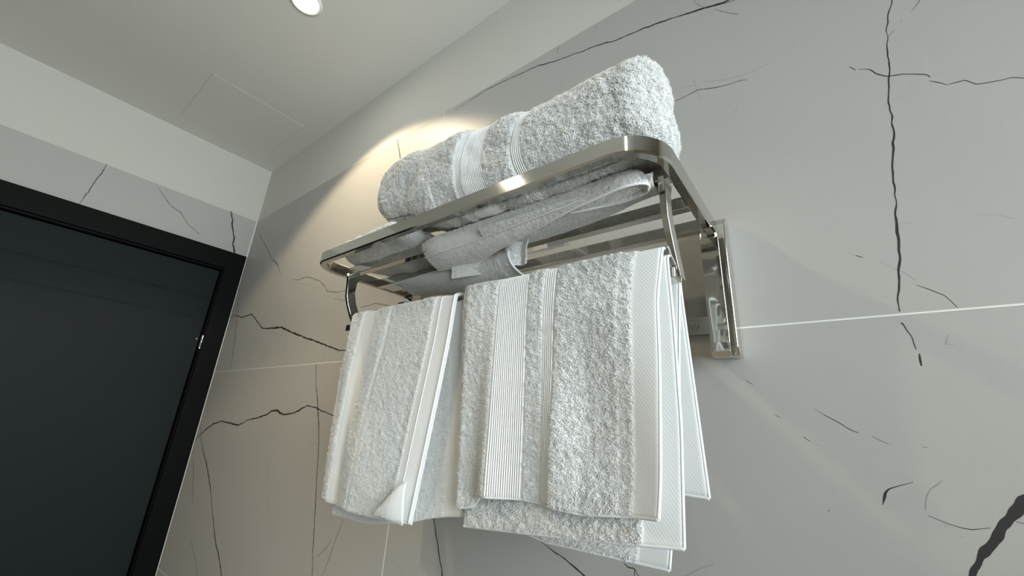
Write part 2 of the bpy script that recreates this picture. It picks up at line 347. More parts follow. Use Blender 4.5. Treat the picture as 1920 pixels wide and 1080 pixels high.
# ------------------------------------------------------------------ room shell
TM = [M['tile'], M['paint'], M['vein0'], M['vein1'], M['vein2'], M['grout']]
yb = D; G = 0.0009
mb = MB()                                                        # rack wall
mb.box((XC-0.12, yb, -EYE), (RX+0.12, yb+0.12, TILE_TOP), 0)
mb.box((XC-0.12, yb+0.0015, TILE_TOP), (RX+0.12, yb+0.12, CEIL+0.05), 1)
for z in (0.1213, 0.1213-0.6, 0.1213-1.2):
    mb.box((XC, yb-0.00025, z-G), (RX, yb+0.001, z+G), 5)
for x in (-0.659, -0.659+1.2):
    mb.box((x-G, yb-0.00025, -EYE), (x+G, yb+0.001, TILE_TOP), 5)
mb.box((XC, yb-0.003, -EYE), (XC+0.0010, yb+0.001, TILE_TOP), 5)
vein_strips(mb, VEINS_BACK, lambda a, z: (a, yb-0.0001, z))
extra = [(0, [(0.24, 0.62, 3), (0.27, 0.5, 3), (0.25, 0.38, 3), (0.3, 0.2, 3), (0.29, 0.05, 2)]),
         (0, [(0.35, 0.5, 4), (0.45, 0.3, 5), (0.5, 0.05, 4), (0.6, -0.2, 4)]),
         (1, [(0.3, -0.1, 2), (0.4, -0.3, 3), (0.5, -0.6, 3)]),
         (0, [(-1.2, -0.6, 3), (-1.25, -0.9, 3), (-1.2, -1.3, 3)]), (0, [(-0.5, -0.5, 4), (-0.3, -0.8, 5), (-0.35, -1.2, 3)])]
vein_strips(mb, extra, lambda a, z: (a, yb-0.0001, z))
structure(mb.build('wall_back', TM))

DY0, DY1, DZ1 = -0.455, 0.462, 0.500           # door opening
mb = MB()                                                        # door wall, around the opening
mb.box((XC-0.12, DY1, -EYE), (XC, yb+0.12, TILE_TOP), 0)
mb.box((XC-0.12, DY0, DZ1), (XC, DY1, TILE_TOP), 0)
mb.box((XC-0.12, FY-0.12, -EYE), (XC, DY0, TILE_TOP), 0)
mb.box((XC-0.12, FY-0.12, TILE_TOP), (XC-0.0015, yb+0.12, CEIL+0.05), 1)
vein_strips(mb, VEINS_LEFT, lambda a, z: (XC+0.0001, a, z))
structure(mb.build('wall_left', TM))

mb = MB()                                                        # right wall with the window opening
x0, x1 = RX, RX+0.12
mb.box((x0, FY-0.12, -EYE), (x1, WIN[0], CEIL+0.05), 0)
mb.box((x0, WIN[1], -EYE), (x1, yb, CEIL+0.05), 0)
mb.box((x0, WIN[0], -EYE), (x1, WIN[1], WIN[2]), 0)
mb.box((x0, WIN[0], WIN[3]), (x1, WIN[1], CEIL+0.05), 0)
structure(mb.build('wall_right', TM))
mb = MB(); mb.box((XC, FY-0.12, -EYE), (RX, FY, CEIL+0.05), 0); structure(mb.build('wall_front', TM))
mb = MB(); mb.box((XC-0.12, FY-0.12, -EYE-0.08), (RX+0.12, yb+0.12, -EYE), 0); structure(mb.build('floor', [M['floor']]))

# window: frame, centre post, two panes
w = structure(empty('window_1', (RX+0.06, (WIN[0]+WIN[1])/2, WIN[2])))
mb = MB(); f = 0.045; ym = (WIN[0]+WIN[1])/2
mb.box((RX+0.005, WIN[0], WIN[2]), (RX+0.05, WIN[0]+f, WIN[3])); mb.box((RX+0.005, WIN[1]-f, WIN[2]), (RX+0.05, WIN[1], WIN[3]))
mb.box((RX+0.005, WIN[0]+f, WIN[2]), (RX+0.05, WIN[1]-f, WIN[2]+f)); mb.box((RX+0.005, WIN[0]+f, WIN[3]-f), (RX+0.05, WIN[1]-f, WIN[3]))
mb.box((RX+0.005, ym-f/2, WIN[2]+f), (RX+0.05, ym+f/2, WIN[3]-f))
mb.build('window_frame', M['winframe'], w, bevel=0.003)
for a, b in ((WIN[0]+f, ym-f/2), (ym+f/2, WIN[1]-f)):
    mb = MB(); mb.box((RX+0.028, a, WIN[2]+f), (RX+0.032, b, WIN[3]-f)); mb.build('pane', M['glass'], w)

# ceiling with the outline of the flush hatch
mb = MB()
mb.box((XC-0.12, FY-0.12, CEIL), (RX+0.12, yb+0.12, CEIL+0.05), 0)
structure(mb.build('ceiling', [M['ceiling'], M['gap']]))
mb = MB(); HX0, HX1, HY0, HY1 = -1.655, -1.345, 0.178, 0.455
mb.box((HX0, HY0, CEIL-0.0012), (HX1, HY1, CEIL+0.0005), 0)
for a, b in (((HX0-.0012, HY0-.0012), (HX1+.0012, HY0)), ((HX0-.0012, HY0), (HX0, HY1)), ((HX1, HY0), (HX1+.0012, HY1)), ((HX0-.0012, HY1), (HX1+.0012, HY1+.0012))):
    mb.box((a[0], a[1], CEIL-0.0004), (b[0], b[1], CEIL+0.0005), 1)
o = mb.build('access_panel', [M['ceiling'], M['gap']])
tag(o, 'square flush access hatch painted like the ceiling, above the dark door', 'hatch')

# ------------------------------------------------------------------ door
d = structure(empty('door_1', (XC, 0.0, -EYE)))
def casing(mb, y0, y1, z1, w_, t, xa, xb):
    pass
mb = MB()                                     # architrave: two uprights and the head
XO = XC + 0.012
mb.box((XC-0.001, 0.455, -EYE), (XO, 0.5135, 0.5635))
mb.box((XC-0.001, -0.5065, -EYE), (XO, -0.448, 0.5635))
mb.box((XC-0.001, -0.448, 0.4955), (XO, 0.455, 0.5635))
mb.build('architrave', M['frame'], d, bevel=0.0015)
mb = MB()                                     # jamb lining, stepped back from the architrave
mb.box((XC-0.10, 0.452, -EYE), (XC-0.001, 0.462, 0.500)); mb.box((XC-0.10, -0.455, -EYE), (XC-0.001, -0.445, 0.500))
mb.box((XC-0.10, -0.445, 0.490), (XC-0.001, 0.452, 0.500))
mb.box((XC-0.10, 0.440, -EYE), (XC-0.055, 0.452, 0.490)); mb.box((XC-0.10, -0.445, 0.478), (XC-0.055, 0.440, 0.490))
mb.build('jamb', M['frame'], d)
mb = MB()                                     # leaf with two shallow grooves that run out to a point
XL = XC - 0.012
mb.box((XL-0.04, -0.440, -EYE+0.008), (XL-0.0015, 0.4475, 0.4855))
gz = [(0.378, 0.325), (0.301, 0.262)]
def leafskin(z0, z1): mb.box((XL-0.0015, -0.440, z0), (XL, 0.4475, z1))
zs = [(-EYE+0.008, 0.301-0.003), (0.301+0.003, 0.378-0.003), (0.378+0.003, 0.4855)]
for a, b in zs: leafskin(a, b)
for z, ye in gz:                              # groove closed by the leaf beyond its end
    mb.prism([(ye, z-0.003), (0.4475, z-0.003), (0.4475, z+0.003), (ye, z+0.003), (ye-0.06, z)], 0, XL-0.0015, XL)
leaf = mb.build('door_leaf', M['door'], d, bevel=0.0006)
mb = MB()                                     # hinge: two knuckles and a leaf screw
mb.cyl((XL+0.010, 0.4545, 0.198), 2, 0.0048, 0.0195, 20); mb.cyl((XL+0.010, 0.4545, 0.2195), 2, 0.0048, 0.0195, 20)
mb.cyl((XL+0.010, 0.4545, 0.195), 2, 0.003, 0.046, 16)
mb.cyl((XL, 0.4405, 0.228), 0, 0.0022, 0.002, 16)
mb.build('hinge', M['chrome'], d, smooth=False)

# ------------------------------------------------------------------ ceiling downlights
places = ['over the towel rack', 'behind the viewer over the door side', 'near the window, unseen, added for ambient fill', 'over the middle of the room, unseen, added for ambient fill']
for i, ((x, y), pw) in enumerate(zip(LAMPS, LAMP_POWER)):
    c = tag(empty('downlight', (x, y, CEIL-0.006)), 'round recessed warm ceiling downlight ' + places[i], 'ceiling light', 'recessed ceiling downlights')
    mb = MB(); n = 48; V = []; F = []
    for r, z in ((0.038, 0.0), (0.036, -0.003), (0.0305, -0.004), (0.0285, 0.0005)):
        for k in range(n):
            a = 2*math.pi*k/n; V.append((x+r*math.cos(a), y+r*math.sin(a), CEIL+z))
    for j in range(3):
        for k in range(n): F.append((j*n+k, j*n+(k+1) % n, (j+1)*n+(k+1) % n, (j+1)*n+k))
    mb.add(V, F); mb.build('trim_ring', M['trim'], c, smooth=True)
    mb = MB(); mb.cyl((x, y, CEIL-0.002), 2, 0.0295, 0.0025, 48); mb.build('lens', M['lens'], c)
    spot('downlight_beam', x, y, pw, 0.25)

# ------------------------------------------------------------------ towel rack
YW = D - 0.0006
ZT, ZB = 0.2525, 0.2335                       # top / bottom of the shelf bars
XRo, XLo, YF = -0.0865, -0.668, 0.2885        # outer faces of the shelf frame
rack = tag(empty('towel_rack', ((XRo+XLo)/2, YW, 0.088)), 'polished steel wall-mounted towel rack with a barred shelf and lower rail, full of white towels', 'towel rack')
th = 0.011; rr = 0.042
mb = MB()
pts = []
cx = XRo - th/2; cy = YF + th/2; lx = XLo + th/2
pts += [(cx, y) for y in np.linspace(YW-0.012, cy+rr, 12)]
pts += [(cx-rr+rr*math.cos(a), cy+rr-rr*math.sin(a)) for a in np.linspace(0, math.pi/2, 20)[1:]]
pts += [(x, cy) for x in np.linspace(cx-rr, lx+rr, 24)[1:]]
pts += [(lx+rr-rr*math.sin(a), cy+rr-rr*math.cos(a)) for a in np.linspace(0, math.pi/2, 20)[1:]]
pts += [(lx, y) for y in np.linspace(cy+rr, YW-0.012, 12)[1:]]
zc = (ZT+ZB)/2; hh = (ZT-ZB)/2; ht = th/2; b = 0.0018
prof = [(-ht+b, -hh), (ht-b, -hh), (ht, -hh+b), (ht, hh-b), (ht-b, hh), (-ht+b, hh), (-ht, hh-b), (-ht, -hh+b)]
mb.sweep([(x, y, zc) for x, y in pts], prof)
fr = mb.build('shelf_frame', M['chrome'], rack, smooth=True)
def autosmooth(o, ang=30):
    me = o.data
    me.update()
    try: me.set_sharp_from_angle(angle=math.radians(ang))
    except Exception: pass
autosmooth(fr)
for y in (0.356, 0.421, 0.482):               # three crossbars
    mb = MB(); mb.box((XLo+th-0.001, y-0.006, ZB), (XRo-th+0.001, y+0.006, ZB+0.015)); mb.build('crossbar', M['chrome'], rack, bevel=0.001)
for xa in (XRo-th-0.0085, XLo+th+0.010):      # two hanging arms, waisted flat plates
    poly = [(0.346, 0.236), (0.371, 0.236), (0.365, 0.222), (0.364, 0.205), (0.369, 0.188), (0.378, 0.170), (0.387, 0.154), (0.392, 0.1435), (0.391, 0.142),
            (0.377, 0.142), (0.371, 0.151), (0.363, 0.165), (0.3555, 0.180), (0.350, 0.195), (0.348, 0.215)]
    mb = MB(); mb.prism(poly, 0, xa, xa+0.0065); mb.build('hanging_arm', M['chrome'], rack, bevel=0.0008)
mb = MB(); mb.box((XLo+th+0.004, 0.3655, 0.138), (XRo-th-0.004, 0.3855, 0.149)); mb.build('towel_rail', M['chrome'], rack, bevel=0.0015)
for s, xb in ((1, -0.0915), (-1, -0.663)):    # wall brackets
    xa0, xa1 = sorted((xb - s*0.0135, xb + s*0.0150))
    mb = MB()                                 # wall body, tall with rounded top
    side = [(YW, 0.086), (YW-0.020, 0.086), (YW-0.026, 0.095), (YW-0.026, 0.225), (YW-0.022, 0.245), (YW-0.012, 0.257), (YW, 0.259)]
    mb.prism(side, 0, xa0, xa1)
    br = mb.build('wall_bracket', M['chrome'], rack, bevel=0.0020, segs=3)
    mb = MB()                                 # channel front that carries the frame, lip at its foot
    front = [(YW-0.024, 0.084), (YW-0.037, 0.083), (YW-0.043, 0.088), (YW-0.040, 0.098), (YW-0.0385, 0.112), (YW-0.041, 0.222), (YW-0.024, 0.2245)]
    xf0, xf1 = sorted((xb - s*0.0105, xb + s*0.0095))
    mb.prism(front, 0, xf0, xf1)
    mb.build('bracket_cover', M['chrome'], br, bevel=0.0010, segs=3)
    mb = MB(); xp = sorted((xb - s*0.012, xb - s*0.058))
    mb.box((xp[0], YW-0.0025, 0.1165), (xp[1], YW, 0.138))
    mb.build('mounting_plate', M['chrome2'], br, bevel=0.0006)
    mb = MB(); mb.cyl((xb - s*0.0335, YW-0.0048, 0.1275), 1, 0.0046, 0.0025, 24, r2=0.0052); mb.build('screw', M['chrome'], br, bevel=0.0008)

# ------------------------------------------------------------------ towels
_lat = np.random.default_rng(11).random((32, 32, 32))
def noise3(p, scale):
    q = p*scale; i = np.floor(q).astype(int); f = q - i; f = f*f*(3-2*f)
    o = 0
    for dx in (0, 1):
        for dy in (0, 1):
            for dz in (0, 1):
                w_ = (f[..., 0] if dx else 1-f[..., 0])*(f[..., 1] if dy else 1-f[..., 1])*(f[..., 2] if dz else 1-f[..., 2])
                o = o + w_*_lat[(i[..., 0]+dx) % 32, (i[..., 1]+dy) % 32, (i[..., 2]+dz) % 32]
    return o*2-1

def catmull(P, t):
    """P (n, ...) control values at 0..n-1, t array in 0..n-1"""
    P = np.asarray(P, float); n = len(P)
    E = np.concatenate([[2*P[0]-P[1]], P, [2*P[-1]-P[-2]]])
    i = np.clip(np.floor(t).astype(int), 0, n-2); f = (t-i).reshape((-1,)+(1,)*(P.ndim-1))
    a, b, c, d_ = E[i], E[i+1], E[i+2], E[i+3]
    return 0.5*((2*b)+(c-a)*f+(2*a-5*b+4*c-d_)*f*f+(3*b-a-3*c+d_)*f**3)

def density(zones, lo, hi, fine, coarse, L):
    """u samples, dense where a rib zone lies"""
    u = [lo]
    while u[-1] < hi:
        z = next((z_ for z_ in zones if z_[0] <= u[-1] < z_[1]), None)
        st = fine if z and z[2] == 'rib' else coarse
        u.append(u[-1] + st/L)
    u[-1] = hi
    return np.array(u)

def zone_maps(zones, u):
    pile = np.zeros_like(u); rib = np.zeros_like(u)
    for a, b, k in zones:
        e = 0.004
        w_ = np.clip((u-a)/e+0.5, 0, 1)*np.clip((b-u)/e+0.5, 0, 1)
        if k == 'pile': pile = np.maximum(pile, w_)
        if k == 'low': pile = np.maximum(pile, 0.3*w_)
        if k == 'half': pile = np.maximum(pile, 0.6*w_)
        if k == 'rib': rib = np.maximum(rib, w_)
    return pile, rib

def tufts(mb, P, N, L, W, seed, mat=0, flop=0.9):
    g = np.random.default_rng(seed); n = len(P)
    T = np.cross(N, g.normal(size=(n, 3))); T /= np.linalg.norm(T, axis=1)[:, None]
    B = np.cross(N, T)
    L = L*g.uniform(0.65, 1.25, n); L = L[:, None]; W = (W*g.uniform(0.8, 1.2, n))[:, None]
    c = flop*g.uniform(0.3, 1.1, n)[:, None]
    r = W*0.5; base = P - N*0.0006; mid = P + N*L*0.52 + T*L*0.16*c; tip = P + N*L*0.78 + T*L*0.85*c
    V = []
    for q, k in ((base, 1.0), (mid, 0.95)):
        for j in range(3):
            an = j*2*math.pi/3
            V.append(q + k*r*(math.cos(an)*T + math.sin(an)*B))
    V = np.stack(V + [tip], 1).reshape(-1, 3)
    i0 = (np.arange(n)*7)[:, None]
    q = np.concatenate([i0+np.array([j, (j+1) % 3, 3+(j+1) % 3, 3+j]) for j in range(3)])
    t = np.concatenate([i0+np.array([3+j, 3+(j+1) % 3, 6]) for j in range(3)])
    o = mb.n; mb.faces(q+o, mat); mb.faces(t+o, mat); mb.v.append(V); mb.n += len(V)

def surf_normals(S):
    du = np.gradient(S, axis=0); dv = np.gradient(S, axis=1)
    N = np.cross(du, dv); l = np.linalg.norm(N, axis=2)[..., None]
    return N/np.maximum(l, 1e-12)

def sheet(mb, ctrl, th=0.004, zones=((0, 1, 'pile'),), flip=False, tuft=(1, 0.25), step=0.0016, fine=0.00042, tl=0.0021, tw=0.0008,
          seed=1, dens=1.5e6, ribp=0.0026, ampl=0.0009, wave=None, edge=1.0, hemv=0.0):
    """thick cloth sheet through ctrl[u][v]; zones run along u; tuft = share of pile on the front and on the back face"""
    C = np.asarray(ctrl, float); nu, nv = C.shape[:2]
    Lu = np.linalg.norm(np.diff(C[:, nv//2], axis=0), axis=1).sum(); Lv = np.linalg.norm(np.diff(C[nu//2], axis=0), axis=1).sum()
    u = density(zones, 0, 1, fine, step, Lu); v = np.linspace(0, 1, max(6, int(Lv/step)))
    S = catmull(C, u*(nu-1)); S = np.swapaxes(catmull(np.swapaxes(S, 0, 1), v*(nv-1)), 0, 1)
    N = surf_normals(S)
    if flip: N = -N
    if wave is not None: S = S + N*wave(u[:, None], v[None, :])[..., None]; N = surf_normals(S)*(-1 if flip else 1)
    pile, rib = zone_maps(zones, u)
    hv = np.ones_like(v) if not hemv else np.clip((v-hemv)/0.01, 0, 1)
    hv2 = hv
    pm = pile[:, None]*hv2[None, :]
    ew = np.minimum(1, np.minimum(u, 1-u)*Lu/0.0025)[:, None]*np.minimum(1, np.minimum(v, 1-v)*Lv/0.0025)[None, :]
    tk = th/2*np.sqrt(np.clip(1-(1-ew)**2, 0.06, 1))*(0.65+0.35*pm)
    disp = ampl*pm*(noise3(S, 330)*0.7+noise3(S, 700)*0.5)
    ribs = rib[:, None]*0.0011*(np.abs(np.cos(u*Lu/ribp*math.pi))[:, None]*2-1)
    tw_ = 0*np.cos((u[:, None]*Lu+v[None, :]*Lv*0.6)/0.0026*2*math.pi)
    front = S + N*(tk+disp+ribs+tw_)[..., None]; back = S - N*(tk-disp*0.7)[..., None]
    a, b = len(u), len(v)
    ii = (np.arange(a-1)[:, None]*b+np.arange(b-1)[None, :]).ravel()
    q = np.stack([ii, ii+1, ii+b+1, ii+b], 1)
    n0 = a*b
    if not flip: q = q[:, ::-1]
    qs = [q, q[:, ::-1]+n0]
    def strip(idx):
        idx = np.asarray(idx); return np.stack([idx[:-1], idx[1:], idx[1:]+n0, idx[:-1]+n0], 1)
    qs += [strip(np.arange(b)), strip((a-1)*b+np.arange(b))[:, ::-1], strip(np.arange(a)*b)[:, ::-1], strip(np.arange(a)*b+b-1)]
    mb.quads(np.concatenate([front.reshape(-1, 3), back.reshape(-1, 3)]), np.concatenate(qs), 0)
    # pile loops
    g = np.random.default_rng(seed)
    for side, share in zip((1, -1), tuft):
        if not share: continue
        n = int(Lu*Lv*dens*share)
        uu = g.random(n); vv = g.random(n)
        fi = np.clip(np.searchsorted(u, uu)-1, 0, a-2); fj = np.clip((vv*(b-1)).astype(int), 0, b-2)
        keep = g.random(n) < np.maximum(pm[fi, fj], 0)
        fi, fj = fi[keep], fj[keep]
        fu = ((uu[keep]-u[fi])/(u[fi+1]-u[fi]))[:, None]; fv = (vv[keep]*(b-1)-fj)[:, None]
        X = front if side > 0 else back
        P = X[fi, fj]*(1-fu)*(1-fv)+X[fi+1, fj]*fu*(1-fv)+X[fi, fj+1]*(1-fu)*fv+X[fi+1, fj+1]*fu*fv
        Nn = N[fi, fj]*side
        cl = 1+0.45*noise3(P, 260)
        nn = Nn + 0.35*np.stack([noise3(P+3, 280), noise3(P+7, 280), noise3(P+11, 280)], -1)
        nn /= np.linalg.norm(nn, axis=1)[:, None]
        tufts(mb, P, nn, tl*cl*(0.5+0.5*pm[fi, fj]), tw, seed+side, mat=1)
    return S, N, front
def tube(mb, pts, r, n=8, mat=0):
    pts = np.asarray(pts, float); k = len(pts)
    T = np.gradient(pts, axis=0); T /= np.linalg.norm(T, axis=1)[:, None]
    A = np.cross(T, (0.31, 0.2, 0.93)); A /= np.linalg.norm(A, axis=1)[:, None]; B = np.cross(T, A)
    an = np.arange(n)*2*math.pi/n
    V = (pts[:, None]+r*(np.cos(an)[None, :, None]*A[:, None]+np.sin(an)[None, :, None]*B[:, None])).reshape(-1, 3)
    q = np.array([(i*n+j, i*n+(j+1) % n, (i+1)*n+(j+1) % n, (i+1)*n+j) for i in range(k-1) for j in range(n)])
    mb.quads(V, q, mat)
    mb.faces(np.array([[mb.n-k*n+j for j in range(n-1, -1, -1)], [mb.n-n+j for j in range(n)]]), mat)
def smooth_lerp(xs, keys, vals): return np.interp(xs, keys, vals)

def bundle(mb, xs_keys, prof_fn, x0, x1, capl, capr, zones, seed, tl=0.0024, dens=1.4e6, nfold=None, n_exp=2.7, shift=None, ribp=0.0026, amp=0.0012, mk_stitch=None, post=None):
    """folded towel body: closed rounded section swept along x. prof_fn(x)->(yc, a, zc, b)"""
    Lx = x1-x0
    u = density(zones, 0, 1, 0.00045, 0.0018, Lx)
    # denser near the ends so that the caps are round
    e = np.concatenate([(capl/Lx)*(1-np.cos(np.linspace(0, math.pi/2, 40))), 1-(capr/Lx)*(1-np.cos(np.linspace(0, math.pi/2, 30)))])
    u = np.unique(np.round(np.concatenate([u, e]), 7)); u = u[(u > 0.0008*0.05)]; u = u[u < 1-1e-6]; u = np.concatenate([[1e-5], u, [1-1e-5]])
    nr = 300; ph = np.linspace(0, 2*math.pi, nr, endpoint=False)
    c, s_ = np.cos(ph), np.sin(ph)
    cy = -np.sign(c)*np.abs(c)**(2/n_exp); sz = np.sign(s_)*np.abs(s_)**(2/n_exp)
    x = x0+u*Lx
    yc, a, zc, b = [np.asarray(q, float)*np.ones_like(x) for q in prof_fn(x)]
    tl_ = np.clip((x-x0)/capl, 0, 1); tr_ = np.clip((x1-x)/capr, 0, 1)
    kl = np.sqrt(np.clip(1-(1-tl_)**2, 0, 1)); kr = np.sqrt(np.clip(1-(1-tr_)**2, 0, 1))
    ka = kl*kr; kb = kl*kr
    S = np.zeros((len(x), nr, 3))
    S[..., 0] = x[:, None] + (shift(ph)[None, :]*np.minimum(kl, kr)[:, None] if shift is not None else 0)
    S[..., 1] = yc[:, None] + (a*ka)[:, None]*cy[None, :]
    S[..., 2] = zc[:, None] + (b*kb)[:, None]*sz[None, :]
    if post is not None: S = post(S)
    Sw = np.concatenate([S[:, -1:], S, S[:, :1]], 1)
    N = -surf_normals(Sw)[:, 1:-1]
    cen = S.mean(1, keepdims=True); 
    if ((S-cen)*N)[len(x)//2].sum() < 0: N = -N
    pile, rib = zone_maps(zones, u)
    lump = 0.0035*noise3(S, 22) + 0.0015*noise3(S, 60)
    if nfold is not None: lump = lump + nfold(x[:, None], ph[None, :])
    lump = lump*np.minimum(kl, kr)[:, None]
    disp = lump + pile[:, None]*(amp*(noise3(S, 300)*0.7+noise3(S, 650)*0.5)+0.0006) + rib[:, None]*0.0011*(np.abs(np.cos(u*Lx/ribp*math.pi))[:, None]*2-1)
    V = S + N*disp[..., None]
    A, B_ = len(x), nr
    i = np.arange(A-1)[:, None]*B_; j = np.arange(B_)[None, :]; j2 = (j+1) % B_
    q = np.stack([(i+j).ravel(), (i+B_+j).ravel(), (i+B_+j2).ravel(), (i+j2).ravel()], 1)
    n0 = mb.n
    mb.quads(V.reshape(-1, 3), q, 0)
    mb.faces(np.array([n0+np.arange(B_-1, -1, -1), n0+(A-1)*B_+np.arange(B_)]))
    # pile
    fa = V[1:, :]-V[:-1, :]; fb = np.roll(V, -1, 1)-V
    ar = np.linalg.norm(np.cross(fa, fb[:-1]), axis=2)
    pr = (ar*((pile[1:]+pile[:-1])/2)[:, None]).ravel(); tot = pr.sum(); n = int(tot*dens)
    g = np.random.default_rng(seed)
    pick = g.choice(len(pr), n, p=pr/tot); fi, fj = pick//B_, pick % B_
    fu, fv = g.random((n, 1)), g.random((n, 1)); fj2 = (fj+1) % B_
    P = V[fi, fj]*(1-fu)*(1-fv)+V[fi+1, fj]*fu*(1-fv)+V[fi, fj2]*(1-fu)*fv+V[fi+1, fj2]*fu*fv
    nn = N[fi, fj]
    nn = nn + 0.4*np.stack([noise3(P+3, 270), noise3(P+7, 270), noise3(P+11, 270)], -1)
    nn /= np.linalg.norm(nn, axis=1)[:, None]
    endf = 1+0.8*np.clip((P[:, 0]-(x1-0.035))/0.03, 0, 1)
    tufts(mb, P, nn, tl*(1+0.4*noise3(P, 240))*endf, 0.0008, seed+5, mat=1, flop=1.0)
    return V

GT = 'folded towels on the rack shelf'
# --- thick folded bath towel on top
mb = MB()
x0, x1 = -0.552, -0.093
L_ = x1-x0
def profA(x):
    t = (x-x0)/L_
    top = np.interp(t, [0, .12, .3, .5, .68, .82, 1], [.388, .396, .389, .377, .365, .368, .362])
    bot = np.interp(t, [0, .2, .27, .36, 1], [.288, .277, .264, .254, .254])
    fy = np.interp(t, [0, .2, 1], [.307, .3035, .304]); by = np.interp(t, [0, .3, 1], [.392, .390, .386])
    return (fy+by)/2, (by-fy)/2, (top+bot)/2, (top-bot)/2
ux = lambda x: (x-x0)/L_
zA = [(0, ux(-.395), 'pile'), (ux(-.389), ux(-.350), 'pile'), (ux(-.338), ux(-.301), 'rib'), (ux(-.299), ux(-.258), 'pile'), (ux(-.255), ux(-.241), 'rib'), (ux(-.239), 1, 'pile')]
sh = lambda ph: 0*ph + 0.002 + 0.014*np.clip(-np.sin(ph), 0, 1) - 0.004*np.clip(np.cos(ph), 0, 1)**4 + 0.010*np.clip(np.sin(ph), 0, 1)
fold = lambda x, ph: -0.006*np.exp(-((ph-5.25+0.25*(x+.5))/0.035)**2)
def sagA(S):                                  # the soft body sinks a little between the bars
    S = S.copy(); low_ = np.clip((0.300-S[..., 2])/0.04, 0, 1)
    S[..., 2] -= low_*(0.009*np.exp(-((S[..., 1]-0.322)/0.017)**2) + 0.004*np.exp(-((S[..., 1]-0.388)/0.02)**2))*np.clip((S[..., 0]+0.45)/0.06, 0, 1)*np.clip((-0.105-S[..., 0])/0.03, 0, 1)
    return S
bundle(mb, None, profA, x0, x1, 0.046, 0.030, zA, 21, shift=sh, nfold=fold, n_exp=3.3, post=sagA)
tA = mb.build('bath_towel', [M['terry'], M['pile']], smooth=True)
tag(tA, 'thick folded white bath towel with ribbed bands, lying topmost on the shelf', 'towel', GT)
# --- folded towel at the left rear of the shelf, with a flap sagging under the bars
mb = MB()
cx0, cx1 = -0.655, -0.445
def profC(x):
    return 0.381, 0.081, 0.2595, 0.0110
bundle(mb, None, profC, cx0, cx1, 0.10, 0.03, [(0, 1, 'pile')], 33, dens=1.3e6, tl=0.0022, n_exp=2.4, amp=0.0007)
sag = []
for x, dy, dz in ((-.602, .012, .026), (-.575, .008, .021), (-.53, .002, .012), (-.47, -.003, 0.004), (-.41, -.006, -.002), (-.355, -.012, -.003), (-.318, -.022, -.004)):
    sag.append([(x, .404+dy*.5, .229), (x, .407+dy, .218+dz*.5), (x+.002, .418+dy, .205+dz), (x+.003, .440+dy*.6, .199+dz), (x+.003, .463, .202+dz), (x, .478, .213+dz*.5), (x-.004, .490, .228)])
sheet(mb, sag, flip=True, th=0.003, zones=((0, .9, 'half'),), tuft=(1, 0.6), tl=0.0013, tw=0.0008, seed=41, ampl=0.0010, wave=lambda u, v: 0.0022*np.sin(u*9+v*3)*np.sin(v*math.pi))
tC = mb.build('hand_towel', [M['terry'], M['pile']], smooth=True)
tag(tC, 'flat white towel at the left rear of the shelf, sagging between crossbars', 'towel', GT)
mb = MB(); S = catmull(np.array(sag[-1]), np.linspace(0, 6, 50)); tube(mb, S, 0.0017)
mb.build('hem', M['weave'], tC, smooth=True)

# --- crumpled towel pressed between the thick towel and the bars
mb = MB()
B1 = []
low = [(-.462, .392, .222), (-.42, .392, .220), (-.375, .388, .220), (-.32, .374, .221), (-.25, .354, .222), (-.204, .341, .223), (-.165, .334, .224), (-.136, .331, .2255), (-.119, .335, .2265),
       (-.1135, .343, .227), (-.121, .3535, .2265), (-.145, .3560, .2255), (-.175, .3525, .2255), (-.205, .3490, .226)]
top = [(-.452, .347), (-.42, .340), (-.375, .339), (-.32, .339), (-.25, .3385), (-.204, .338), (-.165, .337), (-.138, .336), (-.120, .338),
       (-.116, .343), (-.122, .352), (-.145, .3545), (-.175, .3515), (-.205, .3480)]
for k, ((x, yl, zl), (xt, yt)) in enumerate(zip(low, top)):
    zt_ = .2470 if k < 8 else (.242 if k == 8 else .2320)
    f = (0, .06, .25, .6) if k < 6 else (0, .3, .55, .8)
    zz = (zt_, zt_-.3*(zt_-zl), zt_-.65*(zt_-zl), zt_-.88*(zt_-zl))
    B1.append([(xt+(x-xt)*f_, yt+(yl-yt)*f_, z_) for f_, z_ in zip(f, zz)] + [(x, yl, zl)])
sheet(mb, B1, flip=True, th=0.0030, zones=((0, 1, 'half'),), tuft=(1, 0.6), tl=0.0013, tw=0.0008, seed=51, ampl=0.0011, wave=lambda u, v: 0.0012*np.sin(u*14)*np.sin(v*math.pi))
B3 = []
for x, y1 in ((-.33, .398), (-.28, .402), (-.22, .397), (-.17, .388), (-.135, .374), (-.110, .360)):
    B3.append([(x+.004, .334, .2335), (x, .345, .2295), (x, .362, .2290), (x, (y1+.36)/2+.003, .2300), (x, y1, .2345)])
sheet(mb, B3, flip=True, th=0.0025, zones=((0, 1, 'half'),), tuft=(1, 0.6), tl=0.0013, tw=0.0008, seed=71, ampl=0.0008, wave=lambda u, v: 0.001*np.sin(u*11+v*4)*np.sin(v*math.pi))
V1 = []
for x, y in ((-.430, .392), (-.395, .397), (-.365, .404), (-.352, .412), (-.342, .413), (-.334, .404), (-.326, .392), (-.316, .393), (-.306, .400), (-.296, .397)):
    V1.append([(x+.012, y-.014, .229), (x+.004, y-.006, .221), (x, y, .213), (x-.002, y+.002, .2045)])
sheet(mb, V1, flip=True, th=0.0025, zones=((0, 1, 'half'),), tuft=(1, 0.6), tl=0.0013, tw=0.0008, seed=81, ampl=0.0008)
W1 = []
for x in (-.345, -.315, -.285, -.268):
    W1.append([(x+.01, .398, .2525), (x, .420, .2530), (x, .445, .2525), (x-.004, .470, .2535)])
